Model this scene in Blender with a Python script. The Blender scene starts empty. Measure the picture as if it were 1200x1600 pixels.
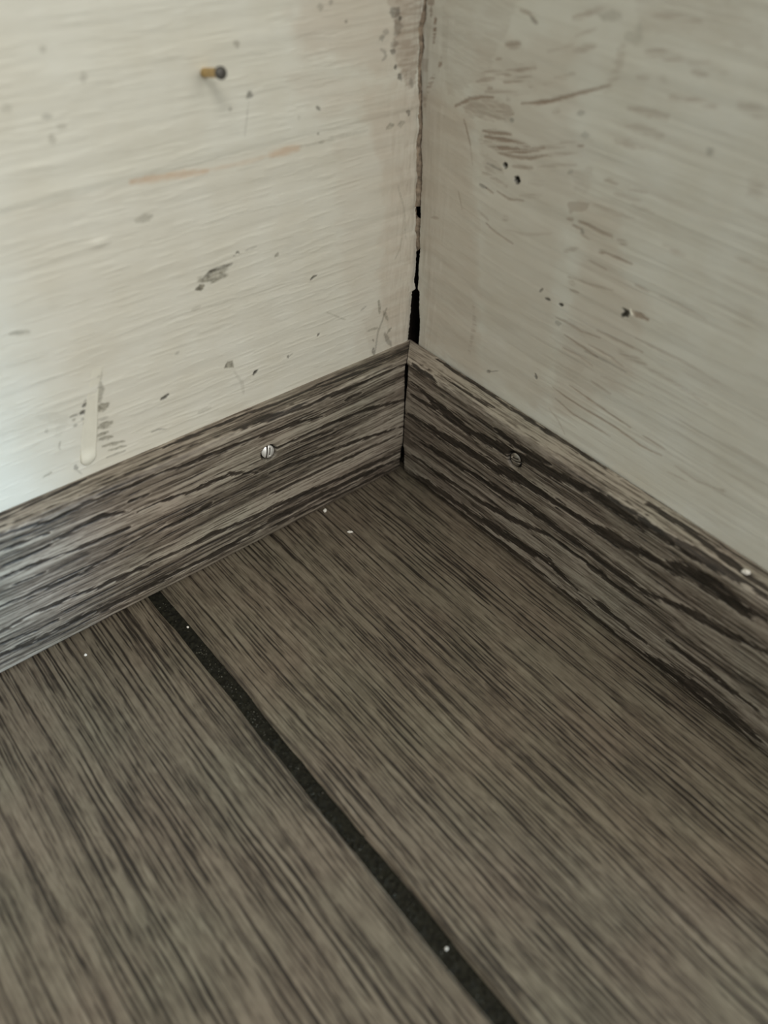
import bpy, bmesh, math, random
import numpy as np
from mathutils import Vector, Matrix

scene = bpy.context.scene
C = scene.collection
MM = 0.001

# ---------------------------------------------------------------- camera
cam_d = bpy.data.cameras.new('camera')
cam_d.sensor_fit = 'HORIZONTAL'
cam_d.sensor_width = 36.0
cam_d.lens = 1327.31 / 1200.0 * 36.0
cam_d.clip_start = 0.01
cam_d.clip_end = 50
cam_d.dof.use_dof = True
cam_d.dof.focus_distance = 0.318
cam_d.dof.aperture_fstop = cam_d.lens / 4.1
cam = bpy.data.objects.new('camera', cam_d)
C.objects.link(cam)
AZ, EL, RO = 0.863355, -0.745658, 0.0315604
fw = Vector((math.cos(EL) * math.cos(AZ), math.cos(EL) * math.sin(AZ), math.sin(EL)))
rt = Vector((math.sin(AZ), -math.cos(AZ), 0))
up = rt.cross(fw)
r2 = math.cos(RO) * rt + math.sin(RO) * up
u2 = -math.sin(RO) * rt + math.cos(RO) * up
cam.matrix_world = Matrix(((r2.x, u2.x, -fw.x, -0.2010276), (r2.y, u2.y, -fw.y, -0.2223463), (r2.z, u2.z, -fw.z, 0.2394874), (0, 0, 0, 1)))
scene.camera = cam

# ---------------------------------------------------------------- world, window light, exposure
world = bpy.data.worlds.new('room_light')
scene.world = world
world.use_nodes = True
wb = world.node_tree.nodes['Background']
wb.inputs['Color'].default_value = (0.98, 1.0, 0.96, 1)
wb.inputs['Strength'].default_value = 0.24


def area(name, loc, target, size, size_y, power, color):
    d = bpy.data.lights.new(name, 'AREA')
    d.shape = 'RECTANGLE'
    d.size, d.size_y, d.energy, d.color = size, size_y, power, color
    o = bpy.data.objects.new(name, d)
    C.objects.link(o)
    o.location = loc
    o.rotation_euler = (Vector(target) - Vector(loc)).to_track_quat('-Z', 'Y').to_euler()
    return o


# the room's window, opposite the left wall; the short right wall shades the corner from part of it
area('window_daylight', (0.32, -1.35, 0.85), (0.1, 0, 0.1), 1.25, 0.8, 13.0, (1.0, 0.99, 0.95))
# the room's lamp, overhead and to the left
area('ceiling_lamp', (-0.62, -1.0, 1.15), (-0.08, 0, 0.1), 0.35, 0.35, 5.2, (1.0, 0.97, 0.90))
# added bluish spot that makes the bright patch low on the left wall
sp = bpy.data.lights.new('low_blue_spot', 'SPOT')
sp.energy, sp.color, sp.spot_size, sp.spot_blend, sp.shadow_soft_size = 52.0, (0.42, 0.72, 1.0), math.radians(13), 1.0, 0.09
spo = bpy.data.objects.new('low_blue_spot', sp)
C.objects.link(spo)
spo.location = (0.42, -1.15, 0.22)
spo.rotation_euler = (Vector((-0.215, 0, 0.04)) - Vector(spo.location)).to_track_quat('-Z', 'Y').to_euler()

vs = scene.view_settings
vs.view_transform = 'Standard'
vs.look = 'None'
vs.gamma = 1
vs.use_curve_mapping = False
vs.exposure = 0.38

# ---------------------------------------------------------------- measured marks (millimetres on each surface)
LEFT = [["P",[[-76.5,113.6],[-78.8,114.5],[-82.5,114.1],[-85.8,114.0],[-88.7,112.4],[-89.7,111.6],[-87.6,110.7],[-84.7,109.6],[-82.1,110.3],[-79.4,111.0],[-79.5,111.9]],0.0,"bare",1],["P",[[-91.4,109.3],[-89.5,110.4],[-88.1,110.0],[-87.8,109.0],[-89.3,108.2]],0.0,"bare",1],["S",[[-88.3,112.0],[-84.9,113.4],[-81.4,113.8],[-77.5,113.7]],0.96,"dark",0.5],["S",[[-91.0,109.4],[-89.2,109.2]],0.96,"dark",0.35],["P",[[-76.5,116.2],[-75.1,117.5],[-73.9,116.3],[-75.3,116.5]],0.0,"dark",0.8],["S",[[-71.9,116.8],[-68.1,117.0]],0.6,"dark",0.25],["S",[[-61.1,111.5],[-60.1,112.3]],0.96,"bare",0.6],["S",[[-47.3,99.0],[-46.2,99.7],[-45.1,99.8]],0.72,"dark",0.8],["S",[[-45.4,76.2],[-44.5,76.6]],0.72,"dark",0.8],["S",[[-58.9,72.4],[-58.3,72.4]],0.84,"dark",0.7],["S",[[-58.3,72.4],[-56.6,73.1]],0.36,"dark",0.4],["S",[[-73.4,70.9],[-72.6,71.6],[-71.7,72.0]],0.96,"dark",0.9],["P",[[-84.9,77.8],[-83.1,79.7],[-80.9,79.5],[-80.9,76.7]],0.0,"bare",0.8],["S",[[-80.9,75.2],[-78.4,69.4],[-78.1,64.7]],0.96,"bare",0.22],["S",[[-108.8,75.4],[-107.3,75.8],[-106.1,76.2]],0.84,"dark",0.9],["S",[[-114.3,64.4],[-111.9,64.4],[-109.0,63.3]],0.53,"dark",0.4],["S",[[-107.7,77.7],[-96.7,80.0],[-94.2,80.5]],0.29,"bare",0.1],["S",[[-148.5,114.2],[-146.1,113.7],[-143.4,113.0]],0.96,"bare",0.55],["S",[[-106.1,135.4],[-103.9,135.6],[-101.5,135.5]],1.68,"bare",0.42],["S",[[-101.1,89.8],[-100.1,90.1]],0.72,"dark",0.3],["S",[[-93.3,103.0],[-90.5,103.2]],0.96,"bare",0.25],["S",[[-96.5,64.4],[-91.9,64.6]],1.2,"bare",0.25],["P",[[-67.2,161.0],[-66.7,163.1],[-65.7,163.1],[-64.8,161.4],[-65.9,160.7]],0.0,"dark",0.55],["S",[[-66.6,160.3],[-67.7,155.9],[-68.8,151.3]],0.38,"bare",0.35],["P",[[-70.5,176.0],[-69.5,176.5],[-67.9,175.6],[-68.9,174.2]],0.0,"bare",0.5],["S",[[-113.4,174.5],[-113.3,173.6]],1.68,"bare",0.4],["S",[[-122.0,182.0],[-121.9,181.4]],1.44,"bare",0.35],["S",[[-125.5,167.2],[-123.9,166.8]],1.2,"dark",0.35],["S",[[-124.6,162.0],[-124.6,160.8]],1.44,"bare",0.4],["S",[[-122.4,164.2],[-120.8,163.8]],1.2,"bare",0.3],["S",[[-133.8,171.0],[-133.5,170.0]],2.16,"bare",0.25],["S",[[-43.0,154.6],[-42.3,153.9],[-41.8,153.5]],0.72,"dark",0.65],["S",[[-42.6,146.8],[-42.3,146.4]],0.72,"dark",0.5],["S",[[-31.8,176.2],[-31.4,176.0]],0.72,"dark",0.6],["S",[[-41.9,144.0],[-40.5,143.9]],0.96,"bare",0.5],["S",[[-41.3,181.1],[-40.2,181.1]],1.44,"bare",0.4],["S",[[-37.3,181.8],[-36.6,181.8]],1.2,"dark",0.35],["S",[[-73.1,159.4],[-72.4,159.5]],1.2,"bare",0.4],["S",[[-49.9,152.7],[-49.5,152.8]],1.2,"bare",0.3],["S",[[-105.8,146.4],[-99.1,145.7],[-90.2,145.0],[-82.0,144.0]],1.44,"ochre",0.85],["S",[[-81.9,144.2],[-72.3,143.7],[-61.0,143.9]],0.96,"ochre",0.4],["S",[[-60.5,144.0],[-55.2,144.0],[-50.2,144.0]],1.92,"ochre",0.8],["S",[[-49.2,144.2],[-37.0,144.2],[-22.8,143.9]],0.96,"bare",0.2],["P",[[-12.0,184.4],[-1.0,183.2],[-1.5,173.0],[-2.5,167.7],[-2.8,159.4],[-4.3,153.0],[-6.2,152.9],[-9.1,156.7],[-11.5,161.7],[-13.7,166.0],[-12.9,170.9],[-13.6,176.2]],0.0,"stain",0.75],["P",[[-17.8,185.0],[-11.2,184.3],[-12.9,177.5],[-15.7,178.5]],0.0,"stain",0.4],["S",[[-14.1,176.9],[-12.1,176.0],[-11.6,175.6]],2.16,"dark",0.55],["S",[[-11.0,174.7],[-10.5,174.1]],0.96,"dark",0.85],["S",[[-12.0,173.9],[-11.4,172.1],[-12.4,170.5]],2.16,"dark",0.35],["S",[[-17.0,171.3],[-15.7,171.3]],1.44,"dark",0.3],["S",[[-18.4,169.9],[-17.2,170.1]],1.44,"dark",0.45],["S",[[-13.8,167.5],[-12.2,167.6]],1.92,"dark",0.3],["S",[[-18.3,166.9],[-16.8,166.1],[-16.2,164.6],[-17.5,163.7]],0.72,"dark",0.35],["S",[[-14.0,165.7],[-12.6,165.2]],1.2,"dark",0.6],["S",[[-12.2,161.3],[-11.7,160.6]],0.96,"dark",0.8],["S",[[-10.5,158.4],[-9.6,156.9]],1.2,"dark",0.65],["S",[[-5.6,156.3],[-4.9,154.1]],1.2,"dark",0.35],["S",[[-6.4,146.4],[-5.5,145.9],[-5.5,145.3]],0.96,"dark",0.55],["S",[[-14.5,142.9],[-12.3,143.5]],1.44,"bare",0.6],["S",[[-9.8,142.8],[-7.6,143.4]],1.44,"bare",0.5],["S",[[-6.3,169.1],[-6.3,164.6]],0.72,"stain",0.6],["S",[[-5.4,175.2],[-4.4,168.0]],1.2,"stain",0.5],["P",[[-50.7,188.3],[-7.4,183.9],[-6.2,162.8],[-16.6,158.8],[-26.8,161.3],[-41.1,167.0],[-47.0,169.6],[-50.6,175.9]],0.0,"thin_and_shade",0.55],["P",[[-53.8,164.7],[-45.8,166.0],[-26.8,160.4],[-16.5,155.0],[-26.7,147.3],[-41.7,151.0]],0.0,"thin_and_shade",0.35],["P",[[-26.8,158.6],[-1.5,152.5],[5.1,56.3],[-13.5,57.3],[-19.1,92.1],[-15.5,122.0],[-22.8,142.5]],0.0,"thin_and_shade",0.62],["P",[[-36.9,147.3],[-0.6,140.3],[5.1,56.3],[-26.4,56.4],[-35.2,97.0]],0.0,"thin_and_shade",0.3],["S",[[-4.1,126.0],[-8.2,120.2],[-9.9,111.4],[-11.4,104.7]],1.2,"thin_and_shade",0.5],["S",[[-9.2,122.7],[-5.7,112.7],[-4.6,102.3]],0.72,"bare",0.25],["S",[[-9.5,95.5],[-7.2,98.6],[-6.5,102.8]],0.72,"bare",0.25],["S",[[-12.8,76.3],[-14.6,72.0],[-17.0,67.3],[-18.1,59.1]],0.77,"dark",0.33],["S",[[-16.7,80.9],[-16.0,75.2]],0.96,"bare",0.7],["S",[[-14.1,75.1],[-12.0,71.1]],1.2,"bare",0.6],["S",[[-13.5,65.7],[-11.7,61.9],[-10.0,59.2]],1.44,"dark",0.42],["S",[[-10.3,66.8],[-11.8,65.4]],1.2,"bare",0.7],["S",[[-19.2,61.2],[-18.4,58.0]],1.2,"dark",0.5],["S",[[-25.3,79.8],[-22.9,80.5]],0.72,"dark",0.3],["S",[[-21.8,69.8],[-17.1,69.5]],0.72,"bare",0.5],["S",[[-19.5,65.3],[-18.9,64.2]],0.72,"dark",0.5],["S",[[-32.5,78.2],[-41.1,84.4]],0.48,"bare",0.35],["P",[[-25.0,75.6],[-14.2,80.1],[-1.7,84.0],[-0.2,58.3],[-20.1,58.0]],0.0,"stain",0.18],["S",[[-132.9,85.7],[-133.2,85.1]],0.72,"dark",0.35],["S",[[-134.0,83.5],[-133.0,84.1]],0.96,"dark",0.8],["S",[[-135.3,81.4],[-134.2,81.9]],1.08,"dark",0.9],["S",[[-138.8,81.5],[-136.7,81.6]],0.72,"dark",0.55],["S",[[-135.6,79.4],[-134.8,79.2]],0.84,"dark",0.4],["S",[[-135.6,77.6],[-135.1,77.7]],0.72,"dark",0.3],["S",[[-138.4,79.9],[-137.7,80.3]],0.96,"bare",0.6],["S",[[-138.4,77.9],[-137.8,78.1]],0.96,"bare",0.5],["S",[[-126.3,93.7],[-127.1,90.8]],1.2,"bare",0.4],["S",[[-127.3,89.0],[-127.6,86.8],[-129.0,83.1]],1.68,"bare",0.55],["S",[[-129.7,80.9],[-126.9,80.9]],1.92,"bare",0.85],["S",[[-130.8,76.9],[-127.6,76.7]],0.96,"dark",0.3],["S",[[-130.0,79.6],[-127.7,79.3]],0.72,"bare",0.7],["S",[[-131.0,74.0],[-126.9,73.9]],1.92,"bare",0.7],["S",[[-132.0,71.2],[-128.8,71.0]],0.96,"bare",0.8],["S",[[-131.5,69.6],[-127.9,68.7]],1.44,"bare",0.7],["S",[[-131.5,66.5],[-124.2,65.1]],0.82,"bare",0.7],["S",[[-129.8,64.1],[-123.9,63.1]],0.72,"bare",0.6],["S",[[-131.2,61.8],[-124.6,61.6]],0.53,"dark",0.4],["S",[[-130.1,83.0],[-131.2,76.1],[-132.7,69.2]],0.48,"bare",0.3],["S",[[-144.4,71.5],[-144.8,72.4],[-143.9,74.5]],0.48,"bare",0.55],["S",[[-151.9,64.1],[-149.2,64.8]],0.6,"bare",0.6],["S",[[-147.8,86.0],[-140.8,81.7],[-144.0,77.1]],2.4,"bare",0.12],["S",[[-146.9,79.4],[-146.8,80.1]],1.2,"bare",0.4],["S",[[-141.4,63.5],[-141.4,61.9]],0.96,"dark",0.45],["S",[[-141.4,61.9],[-140.2,59.4]],0.48,"dark",0.3]]  # areas by the corner: sparse brown paint, deepened to paint in corner shade
RIGHT = [["S",[[-16.1,151.2],[-19.5,153.2],[-22.4,154.9],[-27.1,156.6],[-32.4,157.9]],0.84,"stain",0.95],["P",[[-19.1,151.6],[-25.2,155.6],[-31.9,157.6],[-38.7,158.0],[-41.5,155.5],[-40.1,152.9],[-32.9,151.7],[-24.5,150.5]],0.0,"stain",0.6],["S",[[-33.8,154.6],[-37.8,154.9],[-41.2,155.4]],0.96,"stain",0.7],["S",[[-30.0,152.1],[-38.1,153.1]],0.72,"stain",0.6],["S",[[-40.5,153.4],[-41.6,153.5]],0.96,"dark",0.5],["S",[[-38.2,159.0],[-39.1,158.8]],1.2,"stain",0.9],["S",[[-44.5,159.1],[-49.8,160.8],[-54.5,162.5],[-58.9,164.4],[-63.2,166.3]],0.96,"stain",1],["S",[[-51.0,161.1],[-58.9,164.4],[-66.3,167.7],[-74.7,171.5]],0.72,"stain",0.95],["S",[[-25.1,160.7],[-28.5,161.8],[-32.4,163.1]],0.96,"stain",0.7],["S",[[-25.9,160.7],[-29.3,160.6],[-31.5,160.2]],0.96,"stain",0.7],["S",[[-27.0,163.1],[-29.5,164.6],[-36.0,165.5],[-38.7,165.4]],0.96,"stain",0.6],["S",[[-36.4,163.5],[-42.6,165.5],[-46.5,167.6]],1.44,"stain",0.7],["S",[[-37.1,166.8],[-42.1,168.1],[-47.5,170.1]],1.44,"stain",0.7],["S",[[-51.2,166.3],[-57.8,169.2],[-62.0,171.3]],0.96,"stain",0.4],["S",[[-29.0,158.7],[-39.5,160.9],[-49.2,163.9]],0.96,"stain",0.45],["S",[[-45.5,164.6],[-47.5,164.8]],1.2,"stain",0.7],["S",[[-29.3,147.3],[-34.8,148.3],[-41.0,149.2]],1.08,"stain",0.9],["S",[[-30.1,145.8],[-37.8,147.0],[-44.5,147.6],[-48.7,148.2]],1.2,"stain",0.95],["S",[[-30.3,144.1],[-38.2,144.4],[-46.2,145.6],[-54.7,149.4]],1.2,"stain",0.95],["S",[[-30.0,146.4],[-35.0,147.0],[-41.2,147.8]],0.96,"stain",0.6],["S",[[-30.7,143.6],[-37.1,142.9],[-42.5,143.8]],0.96,"stain",0.6],["S",[[-37.1,142.6],[-42.6,143.2],[-49.8,144.8],[-56.3,147.7]],0.84,"stain",0.9],["S",[[-56.3,147.7],[-62.1,149.9],[-69.1,153.0]],0.96,"stain",0.5],["S",[[-54.7,149.2],[-59.3,151.3],[-67.1,154.6]],1.2,"stain",0.4],["S",[[-28.7,145.6],[-29.3,141.3]],1.68,"stain",0.3],["P",[[-28.3,140.0],[-36.1,140.3],[-39.5,136.9],[-32.5,135.6]],0.0,"stain",0.45],["S",[[-32.1,138.1],[-35.6,137.9],[-38.5,137.8]],0.6,"dark",0.4],["S",[[-43.1,140.4],[-47.0,141.3],[-51.1,142.3]],0.84,"stain",0.65],["S",[[-53.3,143.2],[-60.4,146.1],[-67.4,148.2]],0.96,"stain",0.35],["S",[[-30.3,134.5],[-36.2,134.3],[-41.4,133.5]],0.96,"stain",0.4],["S",[[-20.4,148.2],[-21.9,145.5],[-24.0,141.1]],0.62,"stain",0.95],["S",[[-24.0,141.1],[-25.6,135.5]],0.48,"stain",0.4],["S",[[-29.4,130.2],[-32.4,130.0]],0.72,"dark",0.55],["S",[[-32.4,130.0],[-35.8,129.4]],0.48,"stain",0.7],["S",[[-37.6,130.6],[-42.6,129.8],[-48.9,131.3]],0.62,"stain",0.7],["S",[[-47.3,132.2],[-56.1,135.7]],0.96,"stain",0.35],["S",[[-50.4,137.8],[-58.0,139.6]],1.2,"stain",0.3],["S",[[-41.5,122.9],[-43.1,123.7]],1.44,"stain",0.4],["S",[[-34.1,118.7],[-37.0,117.5],[-41.3,116.9],[-46.7,116.3]],0.62,"stain",0.6],["S",[[-30.0,121.6],[-34.8,120.0]],0.72,"stain",0.35],["S",[[-43.7,120.0],[-52.1,121.4],[-62.2,125.5]],0.72,"stain",0.25],["S",[[-19.9,124.8],[-20.8,122.5],[-22.1,119.4]],0.43,"stain",0.5],["S",[[-65.4,161.9],[-67.3,162.7]],1.08,"dark",0.3],["S",[[-68.0,156.6],[-70.1,157.5]],1.44,"dark",0.25],["S",[[-67.2,153.9],[-69.1,155.1]],1.44,"stain",0.8],["S",[[-56.4,160.1],[-58.7,161.0]],0.96,"stain",0.5],["S",[[-65.1,145.3],[-66.4,146.1]],0.96,"dark",0.3],["P",[[-66.5,136.7],[-70.1,138.5],[-74.3,139.3],[-73.7,136.8],[-69.2,134.9],[-67.8,133.6]],0.0,"stain",0.45],["P",[[-66.6,146.2],[-73.1,149.3],[-74.0,142.6],[-68.0,140.2]],0.0,"stain",0.25],["S",[[-67.3,132.2],[-69.3,132.5]],0.96,"stain",0.6],["S",[[-69.6,130.9],[-72.7,130.6]],0.72,"stain",0.8],["S",[[-72.7,130.8],[-73.8,130.2]],0.96,"dark",0.5],["S",[[-71.7,132.8],[-75.3,133.1],[-79.6,132.7],[-84.3,132.9]],0.82,"stain",0.8],["S",[[-86.8,132.5],[-89.7,132.8]],1.2,"stain",0.6],["S",[[-68.3,121.8],[-72.8,125.0]],1.2,"stain",0.4],["S",[[-72.9,129.7],[-76.4,129.0]],0.72,"stain",0.5],["S",[[-75.4,139.7],[-83.8,139.4],[-90.3,140.4]],0.96,"stain",0.3],["S",[[-79.2,147.9],[-87.2,147.8],[-92.4,148.6]],0.96,"stain",0.4],["S",[[-82.3,145.0],[-91.1,145.6]],1.2,"stain",0.3],["S",[[-88.9,143.9],[-95.9,144.0]],0.96,"stain",0.35],["S",[[-81.0,126.9],[-82.9,127.4]],0.96,"stain",0.9],["S",[[-82.9,127.3],[-88.1,127.5],[-92.8,127.6]],0.58,"stain",0.8],["S",[[-101.4,136.5],[-108.4,136.4]],0.96,"stain",0.35],["S",[[-122.9,141.6],[-132.2,141.5]],0.96,"stain",0.3],["S",[[-77.3,122.8],[-84.6,122.5]],0.48,"stain",0.6],["S",[[-95.4,122.2],[-100.1,122.0]],0.6,"stain",0.55],["S",[[-104.1,122.3],[-111.0,122.6],[-119.6,122.1]],0.72,"stain",0.35],["S",[[-71.2,114.6],[-80.1,115.8],[-88.4,117.4]],0.6,"stain",0.45],["S",[[-71.9,113.0],[-74.4,113.6]],0.96,"stain",0.6],["S",[[-72.9,110.8],[-76.0,111.2]],0.72,"stain",0.55],["S",[[-69.1,99.3],[-73.2,99.6],[-80.1,99.3],[-87.6,100.6]],0.72,"stain",0.55],["S",[[-69.5,97.6],[-71.3,98.2]],1.2,"dark",0.3],["S",[[-73.7,95.1],[-79.9,94.5],[-88.0,93.8]],0.62,"stain",0.75],["S",[[-82.8,93.5],[-90.6,94.0],[-99.5,94.3]],0.58,"dark",0.28],["S",[[-83.5,96.3],[-92.6,96.2],[-97.9,95.4]],0.48,"stain",0.6],["S",[[-85.9,102.5],[-94.7,102.9],[-103.1,103.3]],0.72,"stain",0.55],["S",[[-95.6,99.5],[-100.4,100.1],[-104.7,100.0]],1.68,"stain",0.5],["S",[[-104.2,99.3],[-116.0,99.2],[-127.7,97.8]],0.96,"stain",0.35],["S",[[-99.8,106.5],[-106.9,106.7],[-115.9,106.9],[-129.1,106.3]],0.72,"stain",0.35],["S",[[-73.9,90.3],[-80.8,90.6],[-86.9,89.9]],0.58,"stain",0.5],["S",[[-70.6,85.5],[-76.2,86.3]],1.44,"stain",0.35],["S",[[-73.0,74.1],[-79.0,73.5],[-89.0,73.2],[-101.2,73.3]],0.53,"stain",0.8],["S",[[-88.9,73.6],[-99.8,73.5],[-111.8,72.5],[-119.1,73.3]],0.48,"stain",0.8],["S",[[-79.4,78.4],[-87.9,77.7],[-97.6,76.9],[-105.9,76.4]],0.53,"stain",0.75],["S",[[-75.0,70.5],[-83.0,68.8],[-94.2,69.1],[-99.6,69.2]],0.53,"stain",0.65],["S",[[-87.7,84.4],[-95.8,83.9]],0.72,"stain",0.4],["S",[[-90.8,88.0],[-107.0,89.6]],0.6,"stain",0.3],["S",[[-110.8,76.3],[-119.5,76.1]],0.48,"stain",0.6],["S",[[-124.2,72.7],[-132.7,72.0],[-141.2,74.0]],0.48,"stain",0.4],["S",[[-140.5,74.0],[-141.8,74.2]],0.96,"stain",0.7],["S",[[-122.8,69.2],[-129.8,70.0]],0.48,"stain",0.35],["S",[[-73.3,65.4],[-78.4,62.9],[-82.1,59.5]],0.48,"stain",0.4],["P",[[-69.4,94.2],[-75.5,101.8],[-84.7,96.8],[-82.9,81.3],[-74.0,76.5]],0.0,"stain",0.14],["P",[[-69.1,141.0],[-74.5,123.1],[-73.3,86.3],[-73.3,65.4],[-82.3,65.2],[-102.0,94.0],[-103.8,116.9],[-91.9,122.0],[-84.6,140.6]],0.0,"thin_and_shade",0.45],["P",[[-92.9,113.9],[-94.9,113.7],[-96.5,113.4],[-95.5,112.3],[-95.6,111.3],[-94.5,111.6],[-93.6,110.6],[-93.1,111.4],[-93.8,112.6]],0.0,"dark",1],["P",[[-96.4,114.4],[-99.8,114.9],[-103.0,114.4],[-102.5,113.6],[-98.0,113.0]],0.0,"stain",0.9],["S",[[-60.7,104.8],[-61.8,106.4]],0.58,"dark",0.6],["S",[[-63.7,103.8],[-65.3,104.1]],0.82,"dark",0.8],["S",[[-69.7,104.4],[-71.0,104.6]],0.82,"dark",0.95],["S",[[-64.7,75.0],[-65.3,73.7]],0.96,"dark",0.6],["S",[[-42.7,64.7],[-44.0,65.7]],0.96,"dark",0.5],["S",[[-44.0,65.4],[-48.0,67.8]],0.38,"dark",0.35],["S",[[-107.8,163.7],[-108.3,164.4]],1.92,"dark",0.3],["S",[[-121.9,159.9],[-123.1,159.0]],3.36,"stain",0.35],["S",[[-6.8,111.0],[-10.8,112.2]],0.72,"stain",0.5],["P",[[-67.1,186.6],[-71.2,188.5],[-74.6,188.2],[-74.5,187.1],[-69.6,185.3]],0.0,"bare",0.3],["S",[[-83.5,189.6],[-89.8,190.5],[-97.0,190.6]],1.44,"stain",0.5],["S",[[-83.9,181.5],[-90.6,182.0],[-94.3,182.2]],1.68,"stain",0.6],["S",[[-94.3,182.0],[-101.5,182.4],[-106.9,182.2]],1.2,"stain",0.3],["S",[[-98.3,180.1],[-102.0,180.0]],1.2,"stain",0.5],["S",[[-93.6,173.3],[-96.8,174.3],[-101.5,174.2],[-106.1,174.2]],1.44,"stain",0.5],["S",[[-81.7,167.6],[-86.8,167.9],[-93.7,168.5]],1.44,"stain",0.45],["S",[[-80.6,163.7],[-85.9,163.9],[-93.2,163.6]],1.92,"stain",0.35],["S",[[-79.8,158.5],[-84.1,159.1],[-88.2,159.6]],1.44,"stain",0.45],["S",[[-78.3,147.3],[-82.7,147.6]],0.72,"stain",0.6],["S",[[-112.6,175.9],[-119.4,175.9]],1.92,"stain",0.4],["S",[[-59.0,184.2],[-64.0,186.3],[-69.7,188.8]],0.96,"stain",0.5],["S",[[-60.7,176.7],[-67.9,179.4]],1.2,"stain",0.5],["S",[[-82.7,175.2],[-86.0,175.7]],1.2,"stain",0.4],["S",[[-89.4,176.3],[-91.3,176.5]],1.2,"stain",0.4],["P",[[-75.4,193.9],[-99.7,198.0],[-113.1,192.8],[-114.9,188.0],[-98.1,187.2],[-81.8,185.3]],0.0,"stain",0.22],["S",[[-76.6,180.7],[-76.2,177.6],[-75.8,174.4],[-73.5,170.0]],2.16,"stain",0.4],["S",[[-80.1,186.4],[-80.3,183.6],[-77.2,183.7]],2.16,"bare",0.25],["S",[[-40.1,182.7],[-43.6,182.5],[-46.8,180.7]],0.72,"stain",0.6],["S",[[-44.0,181.8],[-46.6,180.6]],0.72,"dark",0.35],["S",[[-36.1,173.0],[-41.0,174.2]],1.44,"stain",0.7],["S",[[-37.0,172.4],[-40.4,173.4]],0.72,"stain",0.5],["S",[[-32.4,168.5],[-34.4,168.8]],1.2,"stain",0.7],["S",[[-61.0,180.5],[-66.9,183.2]],0.72,"stain",0.35],["S",[[-51.9,174.7],[-60.4,178.1]],0.72,"stain",0.3],["S",[[-5.4,173.8],[-5.1,170.6],[-4.8,167.3]],1.08,"stain",1],["S",[[-8.7,164.5],[-8.3,162.4],[-7.6,160.2]],1.2,"stain",0.9],["S",[[-5.7,157.9],[-3.8,155.1],[-2.8,152.3]],1.44,"stain",0.7],["S",[[-3.3,176.9],[-3.2,174.4]],0.96,"stain",0.8],["P",[[0.1,181.4],[-4.8,182.3],[-4.4,177.4],[-1.5,176.9]],0.0,"stain",0.8],["P",[[0.2,161.8],[-2.8,162.1],[-2.6,158.3],[-0.1,158.1]],0.0,"stain",0.5],["S",[[-1.0,150.5],[-1.6,147.1]],1.44,"stain",0.6],["P",[[-8.8,184.6],[-41.7,189.9],[-34.6,174.4],[-28.4,162.7],[-12.3,153.3],[-7.6,168.9]],0.0,"stain",0.25],["P",[[1.6,151.9],[-24.0,154.3],[-29.1,127.8],[-40.6,58.5],[-7.6,58.9],[0.1,118.2]],0.0,"thin_and_shade",0.6],["P",[[-21.6,171.8],[-60.1,179.5],[-70.2,141.3],[-66.9,115.9],[-72.0,64.7],[-38.6,60.3],[-28.2,127.5]],0.0,"thin_and_shade",0.35],["S",[[-31.6,86.7],[-33.2,79.6],[-32.3,68.3]],1.44,"stain",0.35]]
DRIP = [[-127.1,94.7],[-129.9,87.7],[-132.6,79.3],[-135.3,70.4],[-137.6,62.1]]
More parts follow.
